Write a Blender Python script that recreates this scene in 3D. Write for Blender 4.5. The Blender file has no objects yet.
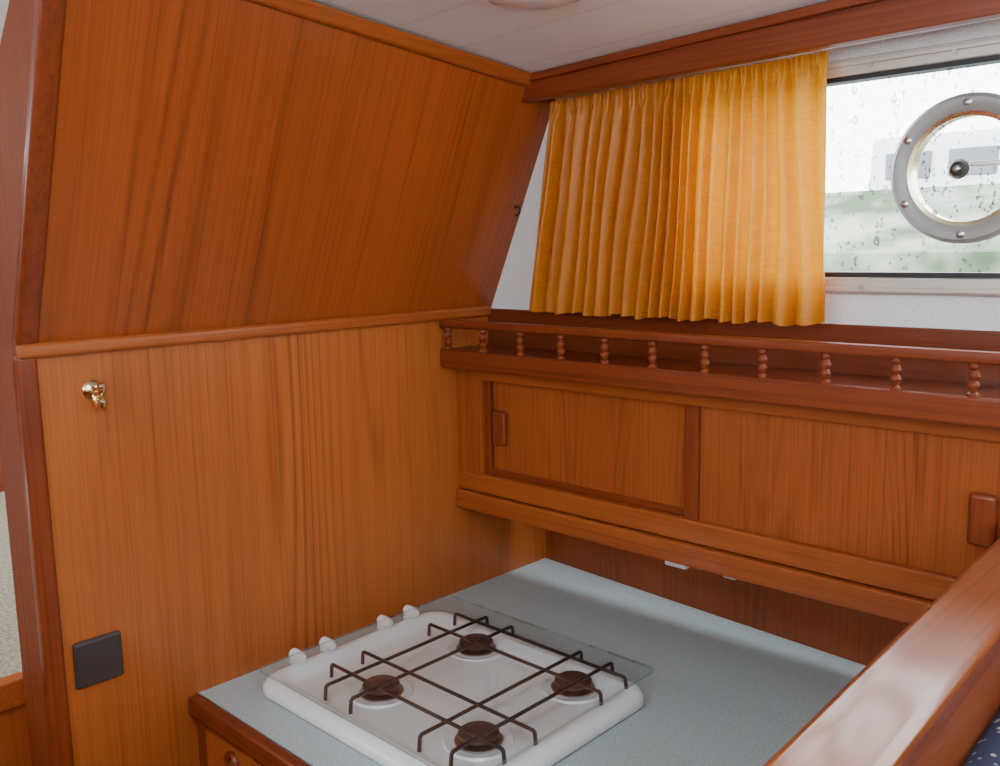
import bpy, bmesh, math, random
from mathutils import Vector, Matrix
random.seed(4)
S=0.65; CZ=1.55          # unit = camera height over counter (0.65 m); counter top at 0.90 m
FL=-CZ/S
def W(x,y,z): return Vector((x*S,y*S,z*S+CZ))
col=bpy.context.scene.collection

# ---------------------------------------------------------------- materials
def newmat(n):
    m=bpy.data.materials.new(n); m.use_nodes=True
    nt=m.node_tree; nt.nodes.clear()
    o=nt.nodes.new('ShaderNodeOutputMaterial')
    return m,nt,o
def nd(nt,t,**k):
    n=nt.nodes.new(t)
    for a,b in k.items(): setattr(n,a,b)
    return n
def sock(nt,inp,v):
    if hasattr(v,'links'): nt.links.new(v,inp)
    else: inp.default_value=v
def math_(nt,op,a,b=None,clamp=False):
    n=nd(nt,'ShaderNodeMath',operation=op,use_clamp=clamp); sock(nt,n.inputs[0],a)
    if b is not None: sock(nt,n.inputs[1],b)
    return n.outputs[0]
def mixc(nt,f,a,b,bt='MIX'):
    n=nd(nt,'ShaderNodeMix',data_type='RGBA',blend_type=bt)
    sock(nt,n.inputs['Factor'],f)
    sock(nt,n.inputs[6],a if hasattr(a,'links') else (*a,1)); sock(nt,n.inputs[7],b if hasattr(b,'links') else (*b,1))
    return n.outputs[2]
def mapping(nt,sc,loc=(0,0,0),src='Object'):
    tc=nd(nt,'ShaderNodeTexCoord'); mp=nd(nt,'ShaderNodeMapping')
    mp.inputs['Scale'].default_value=sc; mp.inputs['Location'].default_value=loc
    nt.links.new(tc.outputs[src],mp.inputs['Vector']); return mp.outputs[0]
def noise(nt,vec,scale=1,detail=4,rough=.55,dist=0):
    n=nd(nt,'ShaderNodeTexNoise'); nt.links.new(vec,n.inputs['Vector'])
    n.inputs['Scale'].default_value=scale;n.inputs['Detail'].default_value=detail
    n.inputs['Roughness'].default_value=rough;n.inputs['Distortion'].default_value=dist
    return n.outputs['Fac']
def ramp(nt,f,stops):
    n=nd(nt,'ShaderNodeValToRGB'); cr=n.color_ramp
    while len(cr.elements)<len(stops): cr.elements.new(.5)
    for e,(p,c) in zip(cr.elements,stops):
        e.position=p; e.color=(c,c,c,1) if not isinstance(c,tuple) else (*c,1)
    nt.links.new(f,n.inputs[0]); return n.outputs[0]
def wood(name,light,dark,ax='Z',across=1.0,rough=.34,lines=.5,free=None,coat=.22,seed=0,fine=.5,tonev=.65,along=.22):
    """ax = grain axis; free = extra axis along which the figure does not vary"""
    m,nt,o=newmat(name)
    def sc(a,l):
        v=[a,a,a]; v['XYZ'.index(ax)]=l
        if free: v['XYZ'.index(free)]=l
        return tuple(v)
    a=across
    big=noise(nt,mapping(nt,sc(2.6*a,along*a),(seed,seed*.7,seed*1.3)),1,1.6,.4,.12)
    rings=math_(nt,'SINE',math_(nt,'MULTIPLY',big,260.0))
    rings=ramp(nt,math_(nt,'ADD',math_(nt,'MULTIPLY',rings,.5),.5),[(.45,0.0),(.85,.6),(1,1.0)])
    streak=ramp(nt,noise(nt,mapping(nt,sc(6*a,.25*a),(seed*2,1,3)),1,2,.5,0),[(.45,0.12),(.66,1.0)])
    f1=ramp(nt,noise(nt,mapping(nt,sc(300,5),(1,seed,2)),1,3,.7,.2),[(.42,0.0),(.68,1.0)])
    thin=ramp(nt,noise(nt,mapping(nt,sc(150,.5),(4,2,seed)),1,3,.7,.05),[(.50,0.0),(.74,1.0)])
    mid=noise(nt,mapping(nt,sc(24*a,.4),(9,2,seed)),1,3,.6,.1)
    tone=noise(nt,mapping(nt,sc(2.5*a,.4),(seed,5,5)),1,2,.5,0)
    t=math_(nt,'MULTIPLY',rings,math_(nt,'MULTIPLY',streak,lines))
    t=math_(nt,'ADD',t,math_(nt,'MULTIPLY',f1,.6*fine))
    t=math_(nt,'ADD',t,math_(nt,'MULTIPLY',thin,.95*fine))
    t=math_(nt,'ADD',t,math_(nt,'MULTIPLY',math_(nt,'SUBTRACT',mid,.42),.6*fine))
    t=math_(nt,'ADD',t,math_(nt,'MULTIPLY',math_(nt,'SUBTRACT',tone,.45),tonev),clamp=True)
    c=mixc(nt,t,light,dark)
    b=nd(nt,'ShaderNodeBsdfPrincipled'); nt.links.new(c,b.inputs['Base Color'])
    b.inputs['Roughness'].default_value=rough; b.inputs['Specular IOR Level'].default_value=.3
    b.inputs['Coat Weight'].default_value=coat; b.inputs['Coat Roughness'].default_value=.12
    bp=nd(nt,'ShaderNodeBump'); bp.inputs['Strength'].default_value=.08; bp.inputs['Distance'].default_value=.002
    nt.links.new(f1,bp.inputs['Height']); nt.links.new(bp.outputs[0],b.inputs['Normal'])
    nt.links.new(b.outputs[0],o.inputs[0]); return m
def plain(name,c,rough=.5,metal=0,nscale=0,c2=None,coat=0,lo=.4,hi=.6,bump=0,bscale=200):
    m,nt,o=newmat(name); b=nd(nt,'ShaderNodeBsdfPrincipled')
    if nscale:
        f=ramp(nt,noise(nt,mapping(nt,(nscale,)*3),1,3,.6),[(lo,0.0),(hi,1.0)])
        nt.links.new(mixc(nt,f,c,c2),b.inputs['Base Color'])
    else: b.inputs['Base Color'].default_value=(*c,1)
    b.inputs['Roughness'].default_value=rough; b.inputs['Metallic'].default_value=metal
    b.inputs['Coat Weight'].default_value=coat
    if bump:
        bp=nd(nt,'ShaderNodeBump'); bp.inputs['Strength'].default_value=bump; bp.inputs['Distance'].default_value=.002
        nt.links.new(noise(nt,mapping(nt,(bscale,)*3),1,3,.6),bp.inputs['Height']); nt.links.new(bp.outputs[0],b.inputs['Normal'])
    nt.links.new(b.outputs[0],o.inputs[0]); return m

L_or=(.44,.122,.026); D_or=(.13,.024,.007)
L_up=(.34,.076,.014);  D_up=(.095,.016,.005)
L_rd=(.22,.044,.012); D_rd=(.075,.013,.005)
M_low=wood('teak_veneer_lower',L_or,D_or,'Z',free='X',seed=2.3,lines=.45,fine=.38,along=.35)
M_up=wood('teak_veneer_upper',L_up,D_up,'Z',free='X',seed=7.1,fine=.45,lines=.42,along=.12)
M_trimY=wood('teak_trim_y',(.36,.090,.019),(.16,.028,.007),'Y',across=2,seed=1,lines=.3)
M_redX=wood('mahogany_x',L_rd,D_rd,'X',across=2,seed=5,lines=.35)
M_redZ=wood('mahogany_z',L_rd,D_rd,'Z',across=2,seed=6,lines=.3)
M_orX=wood('teak_rail_x',(.35,.088,.018),(.15,.027,.007),'X',across=2,seed=9,lines=.3)
M_orZ=wood('teak_stile_z',(.35,.086,.018),(.14,.026,.006),'Z',across=2,seed=3,lines=.3)
M_post=wood('teak_post_z',(.24,.055,.012),(.12,.020,.005),'Z',across=2,seed=3.7,lines=.3,rough=.6,coat=0)
M_door=wood('teak_door',(.34,.084,.018),(.11,.020,.006),'Z',free='Y',across=2.0,seed=8,lines=.45,fine=.5)
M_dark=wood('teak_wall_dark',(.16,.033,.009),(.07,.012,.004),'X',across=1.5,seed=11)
M_back=wood('teak_back_panel',(.30,.066,.014),(.12,.022,.006),'Z',free='Y',across=1.5,seed=12)
M_cap=wood('teak_cap_varnished',(.27,.066,.013),(.10,.02,.005),'Y',across=2,seed=13,lines=.4,rough=.3,coat=.45)
M_floor=wood('floor_wood',(.3,.09,.02),(.15,.035,.01),'X',seed=14)
M_counter=plain('counter_laminate',(.35,.45,.47),.34,nscale=300,c2=(.48,.58,.60),lo=.38,hi=.6)
M_vinyl=plain('wall_vinyl_speckled',(.66,.68,.69),.6,nscale=360,c2=(.82,.83,.83),bump=.2)
M_white=plain('white_enamel',(.88,.94,.97),.15,coat=.5)
M_wplast=plain('white_plastic',(.8,.82,.82),.35)
M_brown=plain('dark_plastic',(.045,.033,.033),.4)
M_wire=plain('dark_enamel_wire',(.03,.021,.021),.3)
M_burn=plain('burner_brown',(.08,.054,.048),.45)
M_brass=plain('brass',(.80,.68,.42),.2,1)
M_alu=plain('aluminium_frame',(.55,.52,.47),.4,.4)
M_black=plain('rubber_gasket',(.015,.015,.015),.5)
M_grey=plain('porthole_grey',(.30,.30,.29),.4,.2)
M_screw=plain('screw_steel',(.5,.5,.5),.3,1)
M_carpet=plain('carpet_beige',(.20,.18,.12),.95,nscale=150,c2=(.34,.31,.22),bump=.8)

def ceiling_mat():
    m,nt,o=newmat('ceiling_planks'); b=nd(nt,'ShaderNodeBsdfPrincipled')
    tc=nd(nt,'ShaderNodeTexCoord'); sp=nd(nt,'ShaderNodeSeparateXYZ'); nt.links.new(tc.outputs['Object'],sp.inputs[0])
    f=math_(nt,'FRACT',math_(nt,'ADD',math_(nt,'DIVIDE',sp.outputs['Y'],.125),20.3))
    d=math_(nt,'ABSOLUTE',math_(nt,'SUBTRACT',f,.5))
    l=ramp(nt,d,[(.0,1.0),(.02,0.0)])
    nt.links.new(mixc(nt,l,(.78,.82,.85),(.62,.64,.65)),b.inputs['Base Color'])
    b.inputs['Roughness'].default_value=.45
    bp=nd(nt,'ShaderNodeBump',invert=True); bp.inputs['Strength'].default_value=.3; bp.inputs['Distance'].default_value=.002
    nt.links.new(l,bp.inputs['Height']); nt.links.new(bp.outputs[0],b.inputs['Normal'])
    nt.links.new(b.outputs[0],o.inputs[0]); return m
M_ceil=ceiling_mat()
def curtain_mat():
    m,nt,o=newmat('curtain_fabric')
    f=noise(nt,mapping(nt,(20,20,260)),1,3,.7)
    r=ramp(nt,f,[(.35,0.0),(.7,1.0)])
    c=mixc(nt,r,(.60,.215,.012),(.52,.175,.009))
    d=nd(nt,'ShaderNodeBsdfPrincipled'); nt.links.new(c,d.inputs['Base Color']); d.inputs['Roughness'].default_value=.42
    bp=nd(nt,'ShaderNodeBump'); bp.inputs['Strength'].default_value=.15; bp.inputs['Distance'].default_value=.001
    nt.links.new(f,bp.inputs['Height']); nt.links.new(bp.outputs[0],d.inputs['Normal'])
    t=nd(nt,'ShaderNodeBsdfTranslucent')
    nt.links.new(mixc(nt,r,(.98,.47,.0),(.88,.39,.0)),t.inputs[0])
    mx=nd(nt,'ShaderNodeMixShader'); mx.inputs[0].default_value=.36
    nt.links.new(d.outputs[0],mx.inputs[1]); nt.links.new(t.outputs[0],mx.inputs[2])
    nt.links.new(mx.outputs[0],o.inputs[0]); return m
M_curt=curtain_mat()
def glass_mat(name,tint=(1,1,1),rain=False,base=.01,k=.12):
    m,nt,o=newmat(name)
    t=nd(nt,'ShaderNodeBsdfTransparent'); t.inputs[0].default_value=(*tint,1)
    g=nd(nt,'ShaderNodeBsdfGlossy'); g.inputs['Roughness'].default_value=.02
    lw=nd(nt,'ShaderNodeLayerWeight'); lw.inputs[0].default_value=.25
    fac=math_(nt,'ADD',math_(nt,'MULTIPLY',lw.outputs['Fresnel'],k),base,clamp=True)
    mx=nd(nt,'ShaderNodeMixShader'); nt.links.new(fac,mx.inputs[0])
    nt.links.new(t.outputs[0],mx.inputs[1]); nt.links.new(g.outputs[0],mx.inputs[2]); out=mx.outputs[0]
    if rain:
        for sc_,nz,lo_,k_ in(((190,190,150),70,.48,2.6),((85,85,60),40,.50,2.6)):
            v=nd(nt,'ShaderNodeTexVoronoi'); nt.links.new(mapping(nt,sc_,(lo_*7,3,1)),v.inputs['Vector']); v.inputs['Scale'].default_value=1
            sz=noise(nt,mapping(nt,(nz,nz,nz*.6),(k_,5,lo_*9)),1,3,.7)
            thr=math_(nt,'MULTIPLY',math_(nt,'SUBTRACT',sz,lo_-.02),k_)
            drop=math_(nt,'LESS_THAN',v.outputs['Distance'],thr)
            core=math_(nt,'LESS_THAN',v.outputs['Distance'],math_(nt,'MULTIPLY',thr,.5))
            rc=mixc(nt,core,(.24,.26,.27),(.9,.92,.93))  # drop refraction painted as tint: dark rim, bright core
            r=nd(nt,'ShaderNodeBsdfTransparent'); nt.links.new(rc,r.inputs[0])
            m2=nd(nt,'ShaderNodeMixShader'); nt.links.new(math_(nt,'MULTIPLY',drop,.85),m2.inputs[0])
            nt.links.new(out,m2.inputs[1]); nt.links.new(r.outputs[0],m2.inputs[2]); out=m2.outputs[0]
    nt.links.new(out,o.inputs[0]); return m
M_glass=glass_mat('clear_glass',(.975,.99,.985))
M_edge=glass_mat('glass_edge',(.75,.85,.82),base=.25)
M_rain=glass_mat('rainy_window_glass',(.97,.98,1),True)
def fabric_mat():
    m,nt,o=newmat('cushion_fabric_navy'); b=nd(nt,'ShaderNodeBsdfPrincipled')
    v=nd(nt,'ShaderNodeTexVoronoi'); nt.links.new(mapping(nt,(90,90,90)),v.inputs['Vector']); v.inputs['Scale'].default_value=1
    f=ramp(nt,v.outputs['Distance'],[(.22,1.0),(.3,0.0)])
    nt.links.new(mixc(nt,f,(.015,.02,.06),(.35,.33,.3)),b.inputs['Base Color']); b.inputs['Roughness'].default_value=.9
    nt.links.new(b.outputs[0],o.inputs[0]); return m
M_fab=fabric_mat()

# ---------------------------------------------------------------- geometry helpers
def mkobj(name,verts,faces,mat,bevel=0,smooth=False,seg=2):
    vs=[Vector(v) for v in verts]
    lo=Vector([min(v[i] for v in vs) for i in range(3)]); hi=Vector([max(v[i] for v in vs) for i in range(3)])
    c=(lo+hi)/2
    me=bpy.data.meshes.new(name); me.from_pydata([v-c for v in vs],[],faces)
    bm=bmesh.new(); bm.from_mesh(me); bmesh.ops.recalc_face_normals(bm,faces=bm.faces); bm.to_mesh(me); bm.free()
    ob=bpy.data.objects.new(name,me); ob.location=c; col.objects.link(ob)
    me.materials.append(mat)
    if smooth:
        for p in me.polygons: p.use_smooth=True
    if bevel:
        b=ob.modifiers.new('bevel','BEVEL'); b.width=bevel*S; b.segments=seg; b.limit_method='ANGLE'; b.angle_limit=math.radians(35)
        for p in me.polygons: p.use_smooth=True
        ob.modifiers.new('wn','WEIGHTED_NORMAL')
    return ob
def box(name,x0,x1,y0,y1,z0,z1,mat,bevel=0,seg=2):
    v=[W(x,y,z) for x in(x0,x1) for y in(y0,y1) for z in(z0,z1)]
    f=[(0,1,3,2),(4,6,7,5),(0,4,5,1),(2,3,7,6),(0,2,6,4),(1,5,7,3)]
    return mkobj(name,v,f,mat,bevel,seg=seg)
def hexa(name,a,b,mat,bevel=0,seg=2):
    n=len(a); v=[W(*p) for p in a]+[W(*p) for p in b]
    f=[tuple(range(n)),tuple(range(2*n-1,n-1,-1))]+[(i,(i+1)%n,n+(i+1)%n,n+i) for i in range(n)]
    return mkobj(name,v,f,mat,bevel,seg=seg)
def lathe(name,prof,c,axis,mat,seg=32,closed=True):
    ax={'X':Vector((1,0,0)),'Y':Vector((0,1,0)),'Z':Vector((0,0,1))}.get(axis,axis) if isinstance(axis,str) else axis.normalized()
    q=Vector((0,0,1)).rotation_difference(ax); C=W(*c); vs=[];fs=[]
    for r,h in prof:
        for i in range(seg):
            a=2*math.pi*i/seg; vs.append(C+q@(Vector((r*math.cos(a),r*math.sin(a),h))*S))
    for k in range(len(prof)-1):
        for i in range(seg):
            j=(i+1)%seg; fs.append((k*seg+i,k*seg+j,(k+1)*seg+j,(k+1)*seg+i))
    if closed: fs.append(tuple(range(seg))); fs.append(tuple(range((len(prof)-1)*seg,len(prof)*seg)))
    else:
        k=len(prof)-1
        for i in range(seg):
            j=(i+1)%seg; fs.append((k*seg+i,k*seg+j,j,i))
    ob=mkobj(name,vs,fs,mat,smooth=True)
    es=ob.modifiers.new('es','EDGE_SPLIT'); es.split_angle=math.radians(40)
    return ob
def tube(name,paths,r,mat,cyc=False,res=3):
    cu=bpy.data.curves.new(name,'CURVE'); cu.dimensions='3D'; cu.bevel_depth=r*S; cu.bevel_resolution=res; cu.use_fill_caps=True
    c=sum((W(*p) for pa in paths for p in pa),Vector())/sum(len(pa) for pa in paths)
    for pa in paths:
        s=cu.splines.new('POLY'); s.points.add(len(pa)-1); s.use_cyclic_u=cyc
        for q,p in zip(s.points,pa): q.co=(*(W(*p)-c),1)
    ob=bpy.data.objects.new(name,cu); col.objects.link(ob); cu.materials.append(mat)
    dg=bpy.context.evaluated_depsgraph_get(); me=bpy.data.meshes.new_from_object(ob.evaluated_get(dg))
    bpy.data.objects.remove(ob); o2=bpy.data.objects.new(name,me); o2.location=c; col.objects.link(o2)
    for p in me.polygons: p.use_smooth=True
    return o2
def group(name,kids):
    e=bpy.data.objects.new(name,None); e.empty_display_size=.1
    bpy.context.view_layer.update()
    e.location=sum((k.location for k in kids),Vector())/len(kids); col.objects.link(e)
    bpy.context.view_layer.update()
    for k in kids:
        k.parent=e; k.matrix_parent_inverse=e.matrix_world.inverted()
    return e
def rr(cx,cy,hx,hy,r,z,n=8):
    pts=[]
    for sx,sy,a0 in((1,1,0),(-1,1,90),(-1,-1,180),(1,-1,270)):
        for i in range(n+1):
            a=math.radians(a0+90*i/n); pts.append((cx+sx*(hx-r)+r*math.cos(a),cy+sy*(hy-r)+r*math.sin(a),z))
    return pts
def loft(name,rings,mat,smooth=True,split=50):
    n=len(rings[0]); vs=[W(*p) for R in rings for p in R]; fs=[]
    for k in range(len(rings)-1):
        for i in range(n):
            j=(i+1)%n; fs.append((k*n+i,k*n+j,(k+1)*n+j,(k+1)*n+i))
    fs.append(tuple(range(n))); fs.append(tuple(range((len(rings)-1)*n,len(rings)*n)))
    ob=mkobj(name,vs,fs,mat,smooth=smooth)
    if smooth: es=ob.modifiers.new('es','EDGE_SPLIT'); es.split_angle=math.radians(split)
    return ob

# ---------------------------------------------------------------- room shell
XB=-1.88; KL=.45
def ceilz(x,y):
    d=min(1.808-y,2.4)
    return .4325+.037*(x+1.6)+.0994*d-.02*d*d
def lean(z): return XB+KL*(z+.18)
def topz(y):
    z=.45
    for _ in range(20): z=ceilz(lean(z),y)
    return z
YL=.64
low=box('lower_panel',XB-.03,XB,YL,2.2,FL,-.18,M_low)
t0,t1=topz(YL),topz(1.93)
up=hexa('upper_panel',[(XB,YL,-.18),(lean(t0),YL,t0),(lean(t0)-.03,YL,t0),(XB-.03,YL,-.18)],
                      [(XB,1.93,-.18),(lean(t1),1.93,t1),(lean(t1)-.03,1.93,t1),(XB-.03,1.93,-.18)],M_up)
post_l=box('end_post_lower',XB-.16,XB-.001,YL-.012,YL,FL,-.18,M_post)
def pu(y): return [(XB-.001,y,-.18),(lean(t0)-.001,y,t0),(lean(t0)-.115,y,t0),(lean(.25)-.27,y,.25),(XB-.30,y,-.18)]
post_u=hexa('end_post_upper',pu(YL-.012),pu(YL),M_post)
group('wall_left',[low,up,post_l,post_u])
box('trim_1',XB,XB+.022,YL-.02,1.915,-.196,-.166,M_trimY,.009,4)
e1=box('edge_lower',XB-.02,XB+.012,YL-.022,YL+.018,FL,-.19,M_redZ,.009,3)
def lm(y,dx,z): return (lean(z)+dx,y,z)
e2=hexa('edge_upper',[lm(YL-.022,-.02,-.17),lm(YL-.022,.012,-.17),lm(YL-.022,.012,t0),lm(YL-.022,-.02,t0)],
                     [lm(YL+.022,-.02,-.17),lm(YL+.022,.012,-.17),lm(YL+.022,.012,t0-.002),lm(YL+.022,-.02,t0-.002)],M_redZ,.009,3)
group('trim_2',[e1,e2])
hexa('trim_3',[lm(YL+.02,.0,t0),lm(YL+.02,.022,t0),lm(YL+.02,.018,t0-.03),lm(YL+.02,-.0,t0-.03)],
              [lm(1.83,.0,topz(1.83)),lm(1.83,.022,topz(1.83)),lm(1.83,.018,topz(1.83)-.03),lm(1.83,-.0,topz(1.83)-.03)],M_trimY,.007,3)
# ceiling
nx,ny=16,24; vs=[];fs=[]
X0,X1,Y0,Y1=-4.2,1.7,-1.3,2.0
for k in(0,.04):
    for i in range(nx+1):
        for j in range(ny+1):
            x=X0+(X1-X0)*i/nx; y=Y0+(Y1-Y0)*j/ny; vs.append(W(x,y,ceilz(x,y)+k))
N=(nx+1)*(ny+1)
for i in range(nx):
    for j in range(ny):
        a=i*(ny+1)+j; fs.append((a,a+1,a+ny+2,a+ny+1)); fs.append((N+a,N+a+ny+1,N+a+ny+2,N+a+1))
mkobj('ceiling',vs,fs,M_ceil)
box('floor',-4.2,1.7,-1.3,2.2,FL-.05,FL,M_floor)
# saloon walls behind the camera, added with narrow window bands to cut ambient light
group('unseen_wall_right',[box('below_windows',1.62,1.68,-1.3,1.89,FL,-.10,M_back),box('above_windows',1.62,1.68,-1.3,1.79,.30,.52,M_back),
     box('pillar_a',1.62,1.68,-1.3,-.8,-.10,.30,M_back),box('pillar_b',1.62,1.68,.2,.55,-.10,.30,M_back)])
group('unseen_wall_front',[box('below_windows',-4.2,1.62,-1.28,-1.22,FL,-.10,M_back),box('above_windows',-4.2,1.62,-1.28,-1.22,.33,.52,M_back),
     box('pillar_a',-2.8,-1.4,-1.28,-1.22,-.10,.33,M_back),box('pillar_b',-.45,.15,-1.28,-1.22,-.10,.33,M_back)])
# outer side wall with window opening
WX0,WX1,WZ0,WZ1=-1.2,.35,-.075,.345
YW=1.93
w1=box('panel_near_bulkhead',-1.95,WX0,YW,YW+.06,-.3,.52,M_vinyl)
w2=box('panel_above',WX0,1.6,YW,YW+.06,WZ1,.60,M_vinyl)
w3=box('panel_below',WX0,1.6,YW,YW+.06,-.3,WZ0,M_vinyl)
w4=box('panel_end',WX1,1.6,YW,YW+.06,WZ0,WZ1,M_vinyl)
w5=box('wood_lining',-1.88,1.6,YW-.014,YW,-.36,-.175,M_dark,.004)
w6=hexa('lower_back_panel',[(-1.88,2.165,FL),(-1.88,2.165,-.3),(-1.88,2.2,-.3),(-1.88,2.2,FL)],
                    [(1.6,1.90,FL),(1.6,1.90,-.3),(1.6,1.94,-.3),(1.6,1.94,FL)],M_back)
group('wall_back',[w1,w2,w3,w4,w5,w6])
def zc(x,y=1.8): return ceilz(x,y)
v1=hexa('board',[(lean(.37),1.80,.368),(lean(.43),1.80,zc(-1.6)),(lean(.43),1.83,zc(-1.6,1.83)),(lean(.37),1.83,.368)],
             [(1.6,1.80,.415),(1.6,1.80,zc(1.6)),(1.6,1.83,zc(1.6,1.83)),(1.6,1.83,.415)],M_redX,.004)
v2=hexa('bead',[(lean(.41),1.788,.413),(lean(.43),1.788,zc(-1.6,1.788)-.002),(lean(.43),1.80,zc(-1.6)-.002),(lean(.41),1.80,.413)],
             [(1.6,1.788,.523),(1.6,1.788,zc(1.6,1.788)-.002),(1.6,1.80,zc(1.6)-.002),(1.6,1.80,.523)],M_redX,.004)
group('trim_4',[v1,v2])

# window
def frame(name,x0,x1,z0,z1,w,y0,y1,mat,bev=.003):
    return [box(name+'_top',x0,x1,y0,y1,z1,z1+w,mat,bev),box(name+'_bottom',x0,x1,y0,y1,z0-w,z0,mat,bev),
            box(name+'_left',x0-w,x0,y0,y1,z0-w,z1+w,mat,bev),box(name+'_right',x1,x1+w,y0,y1,z0-w,z1+w,mat,bev)]
parts=frame('frame',WX0+.01,WX1-.01,-.075,.338,.034,YW-.014,YW+.03,M_alu)
parts+=frame('gasket',WX0+.018,WX1-.018,-.064,.328,.010,YW-.008,YW+.03,M_black,0)
parts+=frame('inner_lip',WX0+.0,WX1-.0,-.095,.356,.010,YW-.02,YW-.013,M_alu,.002)
pc=(-.592,YW,.134)
vs=[];fs=[];n=64
for i in range(n):
    a=2*math.pi*i/n; ca,sa=math.cos(a),math.sin(a)
    vs.append(W(pc[0]+.12*ca,YW+.012,pc[2]+.12*sa))
    x0,x1,z0,z1=WX0+.018-pc[0],WX1-.018-pc[0],-.064-pc[2],.328-pc[2]
    t=min((x1 if ca>0 else x0)/ca if abs(ca)>1e-6 else 9,(z1 if sa>0 else z0)/sa if abs(sa)>1e-6 else 9)
    vs.append(W(pc[0]+t*ca,YW+.012,pc[2]+t*sa))
for i in range(n):
    j=(i+1)%n; fs.append((2*i,2*j,2*j+1,2*i+1))
pane=mkobj('pane',vs,fs,M_rain)
parts.append(pane)
for xx in(-.95,-.78,-.62,-.42):
    parts.append(lathe('frame_screw',[(.006,0),(.005,.004)],(xx,YW-.022,.352),'Y',M_screw,12))
    parts.append(lathe('frame_screw',[(.006,0),(.005,.004)],(xx,YW-.022,-.095),'Y',M_screw,12))
# round ventilation porthole fixed in the pane
yy=YW+.012
ring=lathe('porthole_flange',[(.108,.0),(.108,-.022),(.114,-.027),(.134,-.027),(.142,-.018),(.142,0)],(pc[0],yy,pc[2]),'Y',M_grey,64,False)
ringb=lathe('porthole_brass_liner',[(.100,.01),(.100,-.020),(.108,-.022),(.108,.01)],(pc[0],yy,pc[2]),'Y',M_brass,64,False)
disc=lathe('porthole_glass',[(.100,-.001),(.100,.001)],(pc[0],yy,pc[2]),'Y',M_rain,48)
kn=lathe('porthole_knob',[(.006,.0),(.006,-.016),(.016,-.018),(.019,-.026),(.014,-.034),(.004,-.036)],(pc[0]-.01,yy,pc[2]),'Y',M_black,24)
kn2=lathe('porthole_knob_cap',[(.007,-.036),(.007,-.040),(.004,-.042)],(pc[0]-.01,yy,pc[2]),'Y',M_screw,16)
arm=box('porthole_arm',pc[0]+.005,pc[0]+.10,yy-.012,yy-.006,pc[2]+.004,pc[2]+.014,M_screw,.002)
ps=[ring,ringb,disc,kn,kn2,arm]
for k in range(6):
    a=math.radians(90+60*k)
    ps.append(lathe('porthole_screw',[(.008,0),(.008,-.003),(.004,-.005)],(pc[0]+.124*math.cos(a),yy-.026,pc[2]+.124*math.sin(a)),'Y',M_screw,12))
group('window_1',parts+ps)

# curtain
def curtain():
    NX,NZ=900,36; vs=[];fs=[]
    nf=23
    for k in range(NZ+1):
        q=k/NZ
        xl=-1.665+.075*q; xr=-.832-.018*q
        for i in range(NX+1):
            u=i/NX
            x=xl+(xr-xl)*u
            zb=-.174+.003*math.sin(u*40)+.002*math.sin(u*97); zt=.372+.012*u
            z=zb+(zt-zb)*q
            th=nf*(u+.022*math.sin(9*u+1)+.010*math.sin(23*u+.5))+.14*math.sin(3*q+5*u)+.08*math.sin(6*q+17*u)
            cell=math.floor(th); fr=th-cell
            rnd=math.sin(cell*12.9898)*43758.5453; rnd-=math.floor(rnd)
            g=(math.sin(math.pi*fr))**.7
            am=(.024+.040*rnd)*(1-.35*q)
            y=1.892-am*g+.004*math.sin(2*math.pi*fr*1.0+rnd*6)*g
            hd=max(0,min(1,(q-.90)/.08)); hd=hd*hd*(3-2*hd)
            y=y*(1-hd*.55)+1.872*hd*.55+.005*hd*math.sin(2*math.pi*58*u)
            x+=.016*(rnd-.5)*g*(1-.6*q)
            vs.append(W(x,y,z))
    for k in range(NZ):
        for i in range(NX):
            a=k*(NX+1)+i; fs.append((a,a+1,a+NX+2,a+NX+1))
    ob=mkobj('cloth',vs,fs,M_curt,smooth=True)
    rail=tube('rail',[[(-1.60,1.872,.385),(-.3,1.872,.40)]],.006,M_wplast)
    group('curtain',[ob,rail])
curtain()

# ---------------------------------------------------------------- gallery cabinet
YC=1.784; XR=.55; P=[]
P.append(box('left_stile',XB,-1.787,YC,YC+.03,-.68,-.325,M_orZ,.003))
P.append(box('top_rail',-1.787,XR,YC,YC+.03,-.363,-.325,M_orX,.003))
P.append(box('bottom_rail',XB,XR,YC-.004,YC+.03,-.685,-.6325,M_orX,.004))
P.append(box('bottom_board',XB,XR,YC-.014,YW+.10,-.742,-.688,M_orX,.006))
P.append(box('mid_stile',-1.1257,-1.0886,YC+.004,YC+.024,-.6325,-.363,M_redZ,.003))
P.append(box('right_stile',-.40,-.30,YC,YC+.03,-.6325,-.363,M_orZ,.003))
P.append(box('door_track',-1.787,XR,YC+.022,YC+.03,-.6325,-.615,M_redX,.002))
P.append(box('sliding_door_left',-1.76,-1.10,YC+.026,YC+.036,-.6325,-.363,M_door,.001))
P.append(box('door_edge_left',-1.787,-1.765,YC+.018,YC+.036,-.6325,-.363,M_redZ,.002))
P.append(box('sliding_door_right',-1.12,.55,YC+.014,YC+.0235,-.6325,-.363,M_door,.001))
P.append(box('door_pull_left',-1.748,-1.702,YC+.006,YC+.026,-.543,-.447,M_redZ,.006,3))
P.append(box('door_pull_right',-.511,-.4625,YC-.010,YC+.014,-.561,-.46,M_redZ,.010,3))
P.append(box('back',XB,XR,YC+.04,YW+.10,-.70,-.33,M_redX))
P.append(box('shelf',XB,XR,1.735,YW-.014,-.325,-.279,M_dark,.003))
P.append(box('shelf_nosing',XB+.0,XR,1.722,1.735,-.327,-.275,M_redX,.005,3))
P.append(box('fiddle_rail',XB+.0,XR,1.722,1.746,-.216,-.194,M_redX,.006,3))
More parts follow.
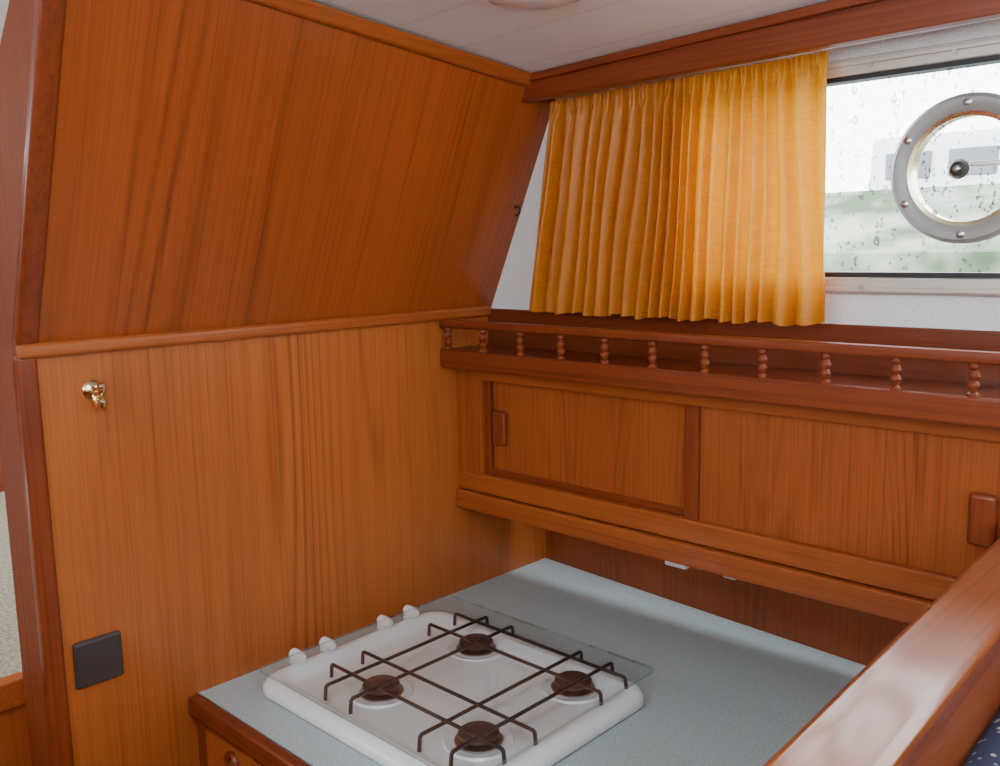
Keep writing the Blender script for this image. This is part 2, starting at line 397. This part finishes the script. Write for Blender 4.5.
prof=[(.0105,0),(.0105,.006),(.006,.010),(.009,.015),(.0115,.021),(.0095,.026),(.0065,.0295),(.0095,.033),(.0115,.038),(.009,.044),(.006,.049),(.0105,.053),(.0105,.0605)]
for k in range(18):
    P.append(lathe('spindle_%d'%(k+1),prof,(-1.857+.1356*k,1.735,-.2765),'Z',M_redZ,20))
P.append(box('lamp_clip_wide',-1.205,-1.145,1.83,1.86,-.776,-.742,M_wplast,.004))
P.append(box('lamp_clip_narrow',-1.045,-1.012,1.83,1.86,-.770,-.742,M_wplast,.004))
group('wall_cabinet',P)

# ---------------------------------------------------------------- counter
def ybk(x): return 2.165-(x+1.88)*.0762
XE=-.37
top=hexa('worktop',[(XB,.945,-1.03),(XB,2.163,-1.03),(XE,ybk(XE)-.002,-1.03),(XE,.945,-1.03)],
                    [(XB,.945,-1.0),(XB,2.163,-1.0),(XE,ybk(XE)-.002,-1.0),(XE,.945,-1.0)],M_counter)
nos=box('nosing',XB,XE,.915,.945,-1.045,-.998,M_redX,.008,3)
body=[top,nos,
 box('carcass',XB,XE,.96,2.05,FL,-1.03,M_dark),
 box('face_rail',XB,XE,.935,.96,-1.06,-1.03,M_redX),
 box('face_stile',XB,-1.84,.935,.96,FL,-1.06,M_redZ),
 box('drawer_front',-1.835,-1.40,.93,.96,-1.28,-1.065,M_low,.004),
 box('door_front',-1.835,-1.40,.93,.96,FL+.1,-1.30,M_low,.004),
 box('door_front_b',-1.38,-.45,.93,.96,FL+.1,-1.065,M_low,.004),
 lathe('finger_pull',[(.012,0),(.012,-.006),(.022,-.010),(.026,-.004),(.026,0)],(-1.715,.93,-1.10),'Y',M_redZ,32,False)]
group('kitchen_counter',body)

# ---------------------------------------------------------------- hob
hx0,hx1,hy0,hy1=-1.80,-1.075,1.03,1.61
cx,cy=(hx0+hx1)/2,(hy0+hy1)/2; hx,hy=(hx1-hx0)/2,(hy1-hy0)/2
H=[]
def R(ins,z,r): return rr(cx,cy,hx-ins,hy-ins,max(r,.01),z)
H.append(loft('body',[R(.004,-.9995,.07),R(0,-.992,.07),R(.002,-.978,.07),R(.012,-.968,.062),R(.028,-.965,.05),R(.042,-.968,.045),R(.058,-.982,.05),R(.075,-.988,.05),R(.2,-.986,.02)],M_white,split=80))
for bx in(-1.545,-1.235):
    for by in(1.21,1.512):
        H.append(lathe('burner_dish',[(.075,0),(.07,.006),(.058,.004),(.052,.001)],(bx,by,-.989),'Z',M_white,40))
        H.append(lathe('burner_ring',[(.050,0),(.050,.004),(.044,.006)],(bx,by,-.986),'Z',M_screw,40))
        H.append(lathe('burner_cap',[(.030,0),(.030,.012),(.042,.014),(.042,.020),(.036,.024),(.0,.024)],(bx,by,-.986),'Z',M_burn,40))
zt=-.942
def barX(y,x0,x1): return [(x0,y,-.974),(x0+.003,y,zt-.004),(x0+.008,y,zt),(x1-.008,y,zt),(x1-.003,y,zt-.004),(x1,y,-.974)]
def barY(x,y0,y1): return [(x,y0,-.974),(x,y0+.003,zt-.004),(x,y0+.008,zt),(x,y1-.008,zt),(x,y1-.003,zt-.004),(x,y1,-.974)]
paths=[barX(1.165,-1.67,-1.12),barX(1.255,-1.67,-1.12),barX(1.467,-1.67,-1.12),barX(1.557,-1.67,-1.12)]
paths2=[barY(-1.59,1.09,1.60),barY(-1.50,1.09,1.60),barY(-1.28,1.09,1.60),barY(-1.19,1.09,1.60)]
H.append(tube('pan_grate_long',paths,.0044,M_wire)); H.append(tube('pan_grate_cross',paths2,.0044,M_wire))
lid=loft('glass_lid',[rr(-1.41,1.312,.335,.295,.02,-.929),rr(-1.41,1.312,.335,.295,.02,-.923)],M_glass,split=30)
lid.data.materials.append(M_edge)
for p in lid.data.polygons:
    if abs(p.normal.z)<.5: p.material_index=1
H.append(lid)
for y in(1.146,1.233,1.412,1.50):
    H.append(lathe('hinge_knob',[(.008,-.012),(.013,-.009),(.013,.02),(.008,.032)],(-1.785,y,-.948),'X',M_wplast,20))
    H.append(box('hinge_foot',-1.80,-1.775,y-.009,y+.009,-.985,-.95,M_wplast,.003))
group('gas_hob',H)

# ---------------------------------------------------------------- small items
sk=[box('plate',XB,XB+.012,.675,.775,-.89,-.79,M_brown,.006,4),box('cover_lid',XB+.0115,XB+.016,.679,.771,-.886,-.794,M_brown,.004,4)]
group('power_socket',sk)
hk=[lathe('rose',[(.020,0),(.020,.004),(.014,.010),(.006,.012)],(XB,.760,-.272),'X',M_brass,24)]
hk.append(tube('upper_prong',[[(XB+.008,.760,-.272),(XB+.02,.762,-.278),(XB+.034,.764,-.275),(XB+.038,.765,-.266)]],.008,M_brass))
hk.append(tube('lower_prong',[[(XB+.006,.760,-.275),(XB+.010,.762,-.292),(XB+.020,.764,-.306),(XB+.032,.765,-.306),(XB+.036,.765,-.296)]],.007,M_brass))
for p in((XB+.038,.765,-.262),(XB+.036,.765,-.293)):
    hk.append(lathe('tip',[(.002,-.009),(.008,-.005),(.010,0),(.008,.005),(.002,.009)],p,'Z',M_brass,16))
group('coat_hook',hk)
zz=.10
pts=[(lean(zz)+.012+.012*math.sin(a),1.90+.0,zz+.012*math.cos(a)) for a in [math.radians(d) for d in range(-60,220,20)]]
pts=[(lean(zz)+.004,1.90,zz+.02)]+[(lean(zz)+.004,1.90,zz+.01)]+pts
tube('cabin_hook',[pts],.003,M_black)
cl=(-1.20,1.37)
z0=ceilz(*cl)
group('ceiling_lamp',[lathe('base',[(.115,.005),(.115,-.008),(.105,-.012)],(cl[0],cl[1],z0),'Z',M_wplast,48),
 lathe('diffuser',[(.10,-.010),(.092,-.020),(.06,-.028),(.02,-.031),(.001,-.031)],(cl[0],cl[1],z0),'Z',M_white,48)])

# ---------------------------------------------------------------- foreground settee back with capping
def cx_(y): return -.368-.04*y
def strip(name,prof,y0,y1,mat,bev=.004,seg=3):
    return hexa(name,[(cx_(y0)+dx,y0,z) for dx,z in prof],[(cx_(y1)+dx,y1,z) for dx,z in prof],mat,bev,seg)
ya,yb=.15,1.768
B=[strip('cap',[(0,-.545),(0,-.512),(.012,-.50),(.030,-.503),(.085,-.506),(.1,-.515),(.1,-.545)],ya,yb,M_cap),
   strip('partition',[(.02,FL),(.02,-.545),(.055,-.545),(.055,FL)],ya,yb,M_low,0),
   strip('side_board',[(.055,-.70),(.055,-.545),(.092,-.545),(.112,-.62),(.112,-.70)],ya,yb,M_cap)]
B.append(strip('back_cushion',[(.114,-1.2),(.105,-.61),(.13,-.59),(.20,-.60),(.26,-.66),(.28,-1.2)],ya,yb-.02,M_fab,.02))
B.append(strip('seat_base',[(.06,FL),(.06,-1.25),(.7,-1.25),(.7,FL)],ya,yb-.02,M_low,.0))
B.append(strip('seat_cushion',[(.13,-1.25),(.13,-1.15),(.7,-1.15),(.72,-1.25)],ya,yb-.02,M_fab,.02))
group('settee_bench',B)

# ---------------------------------------------------------------- aft cabin beyond the opening
group('carpeted_step',[box('platform',-3.95,-2.14,-.3,2.2,-1.0,-.94,M_carpet),
   box('nosing',-2.14,-2.10,-.3,2.2,-.99,-.925,M_orX,.006),
   box('riser',-2.14,-2.12,-.3,2.2,FL,-.99,M_orZ)])
box('wall_far_left',-4.0,-3.95,-1.2,2.2,-.94,.4,M_dark)

# ---------------------------------------------------------------- outside
M_hull=plain('gelcoat_white',(.62,.64,.66),.3)
M_tint=plain('tinted_boat_window',(.12,.13,.14),.2)
M_grass=plain('grass_bank',(.045,.075,.035),.9,nscale=1.4,c2=(.26,.28,.22),lo=.38,hi=.62)
M_water=plain('harbour_water',(.25,.3,.32),.12,nscale=2,c2=(.4,.45,.47),bump=.3,bscale=3)
box('harbour_water',-40,20,3.2,20,FL-.2,FL-.1,M_water)
hexa('grass_bank',[(-60,9.6,FL-.1),(-60,9.6,-.12),(-60,11.5,.62),(-60,12.7,.62),(-60,12.7,FL-.1)],[(30,9.6,FL-.1),(30,9.6,-.12),(30,11.5,.62),(30,12.7,.62),(30,12.7,FL-.1)],M_grass)
def boat(x,y,s,FL2):
    hs=[]
    sec=[(0,1,0),(1.2,1,0),(3.2,1,.05),(4.4,.65,.12),(5.2,.08,.25)]
    rings=[]
    for (dx,w,sh) in sec:
        rings.append([(x+dx*s,y-.7*w*s,FL-.1),(x+dx*s,y-.9*w*s,FL2+(1.25+sh)*s),(x+dx*s,y+.9*w*s,FL2+(1.25+sh)*s),(x+dx*s,y+.7*w*s,FL-.1)])
    hs.append(loft('hull',rings,M_hull,False))
    a=[(x+.4*s,y-.7*s,FL2+1.25*s),(x+3.4*s,y-.7*s,FL2+1.25*s),(x+2.8*s,y-.6*s,FL2+2.0*s),(x+.4*s,y-.6*s,FL2+2.0*s)]
    b=[(p[0],2*y-p[1],p[2]) for p in a]
    hs.append(hexa('cabin',a,b,M_hull,.03))
    for wx in(.6,1.3,2.0):
        hs.append(box('side_window',x+wx*s,x+(wx+.5)*s,y-.69*s,y-.62*s,FL2+1.5*s,FL2+1.8*s,M_tint,.01))
    hs.append(tube('pulpit_rail',[[(x+3.4*s,y-.8*s,FL2+1.3*s),(x+3.4*s,y-.8*s,FL2+1.8*s),(x+5.1*s,y,FL2+1.95*s),(x+5.1*s,y,FL2+1.4*s)]],.03,M_screw))
    group('moored_boat',hs)
boat(-5.9,14.2,1.2,-.95)

# ---------------------------------------------------------------- light
w=bpy.data.worlds.new('overcast_sky'); bpy.context.scene.world=w; w.use_nodes=True
nt=w.node_tree; bg=nt.nodes['Background']; bg.inputs[0].default_value=(.93,.97,1,1); bg.inputs[1].default_value=11.0
def area(name,loc,target,sx,sy,e,c=(1,1,1)):
    l=bpy.data.lights.new(name,'AREA'); l.shape='RECTANGLE'; l.size=sx; l.size_y=sy; l.energy=e; l.color=c
    o=bpy.data.objects.new(name,l); o.location=loc; o.rotation_euler=(Vector(target)-Vector(loc)).to_track_quat('-Z','Y').to_euler(); col.objects.link(o)
area('overhead_fill_light',(-.35,.25,1.88),(-.6,.7,.9),.6,.5,7.5,(.88,.95,1))  # unseen overhead fill lamp added to brighten the counter and hob

# ---------------------------------------------------------------- camera
ax=Vector((970,-118,916)).normalized(); ay=Vector((883,151,-916)); ay=(ay-ax*ay.dot(ax)).normalized(); az=ax.cross(ay)
Rm=Matrix((ax,ay,az)).to_4x4(); Rm.translation=(0,0,CZ)
cam=bpy.data.cameras.new('camera'); cam.sensor_width=36; cam.lens=916*36/1000; cam.clip_start=.01; cam.clip_end=200
co=bpy.data.objects.new('camera',cam); col.objects.link(co); co.matrix_world=Rm
bpy.context.scene.camera=co
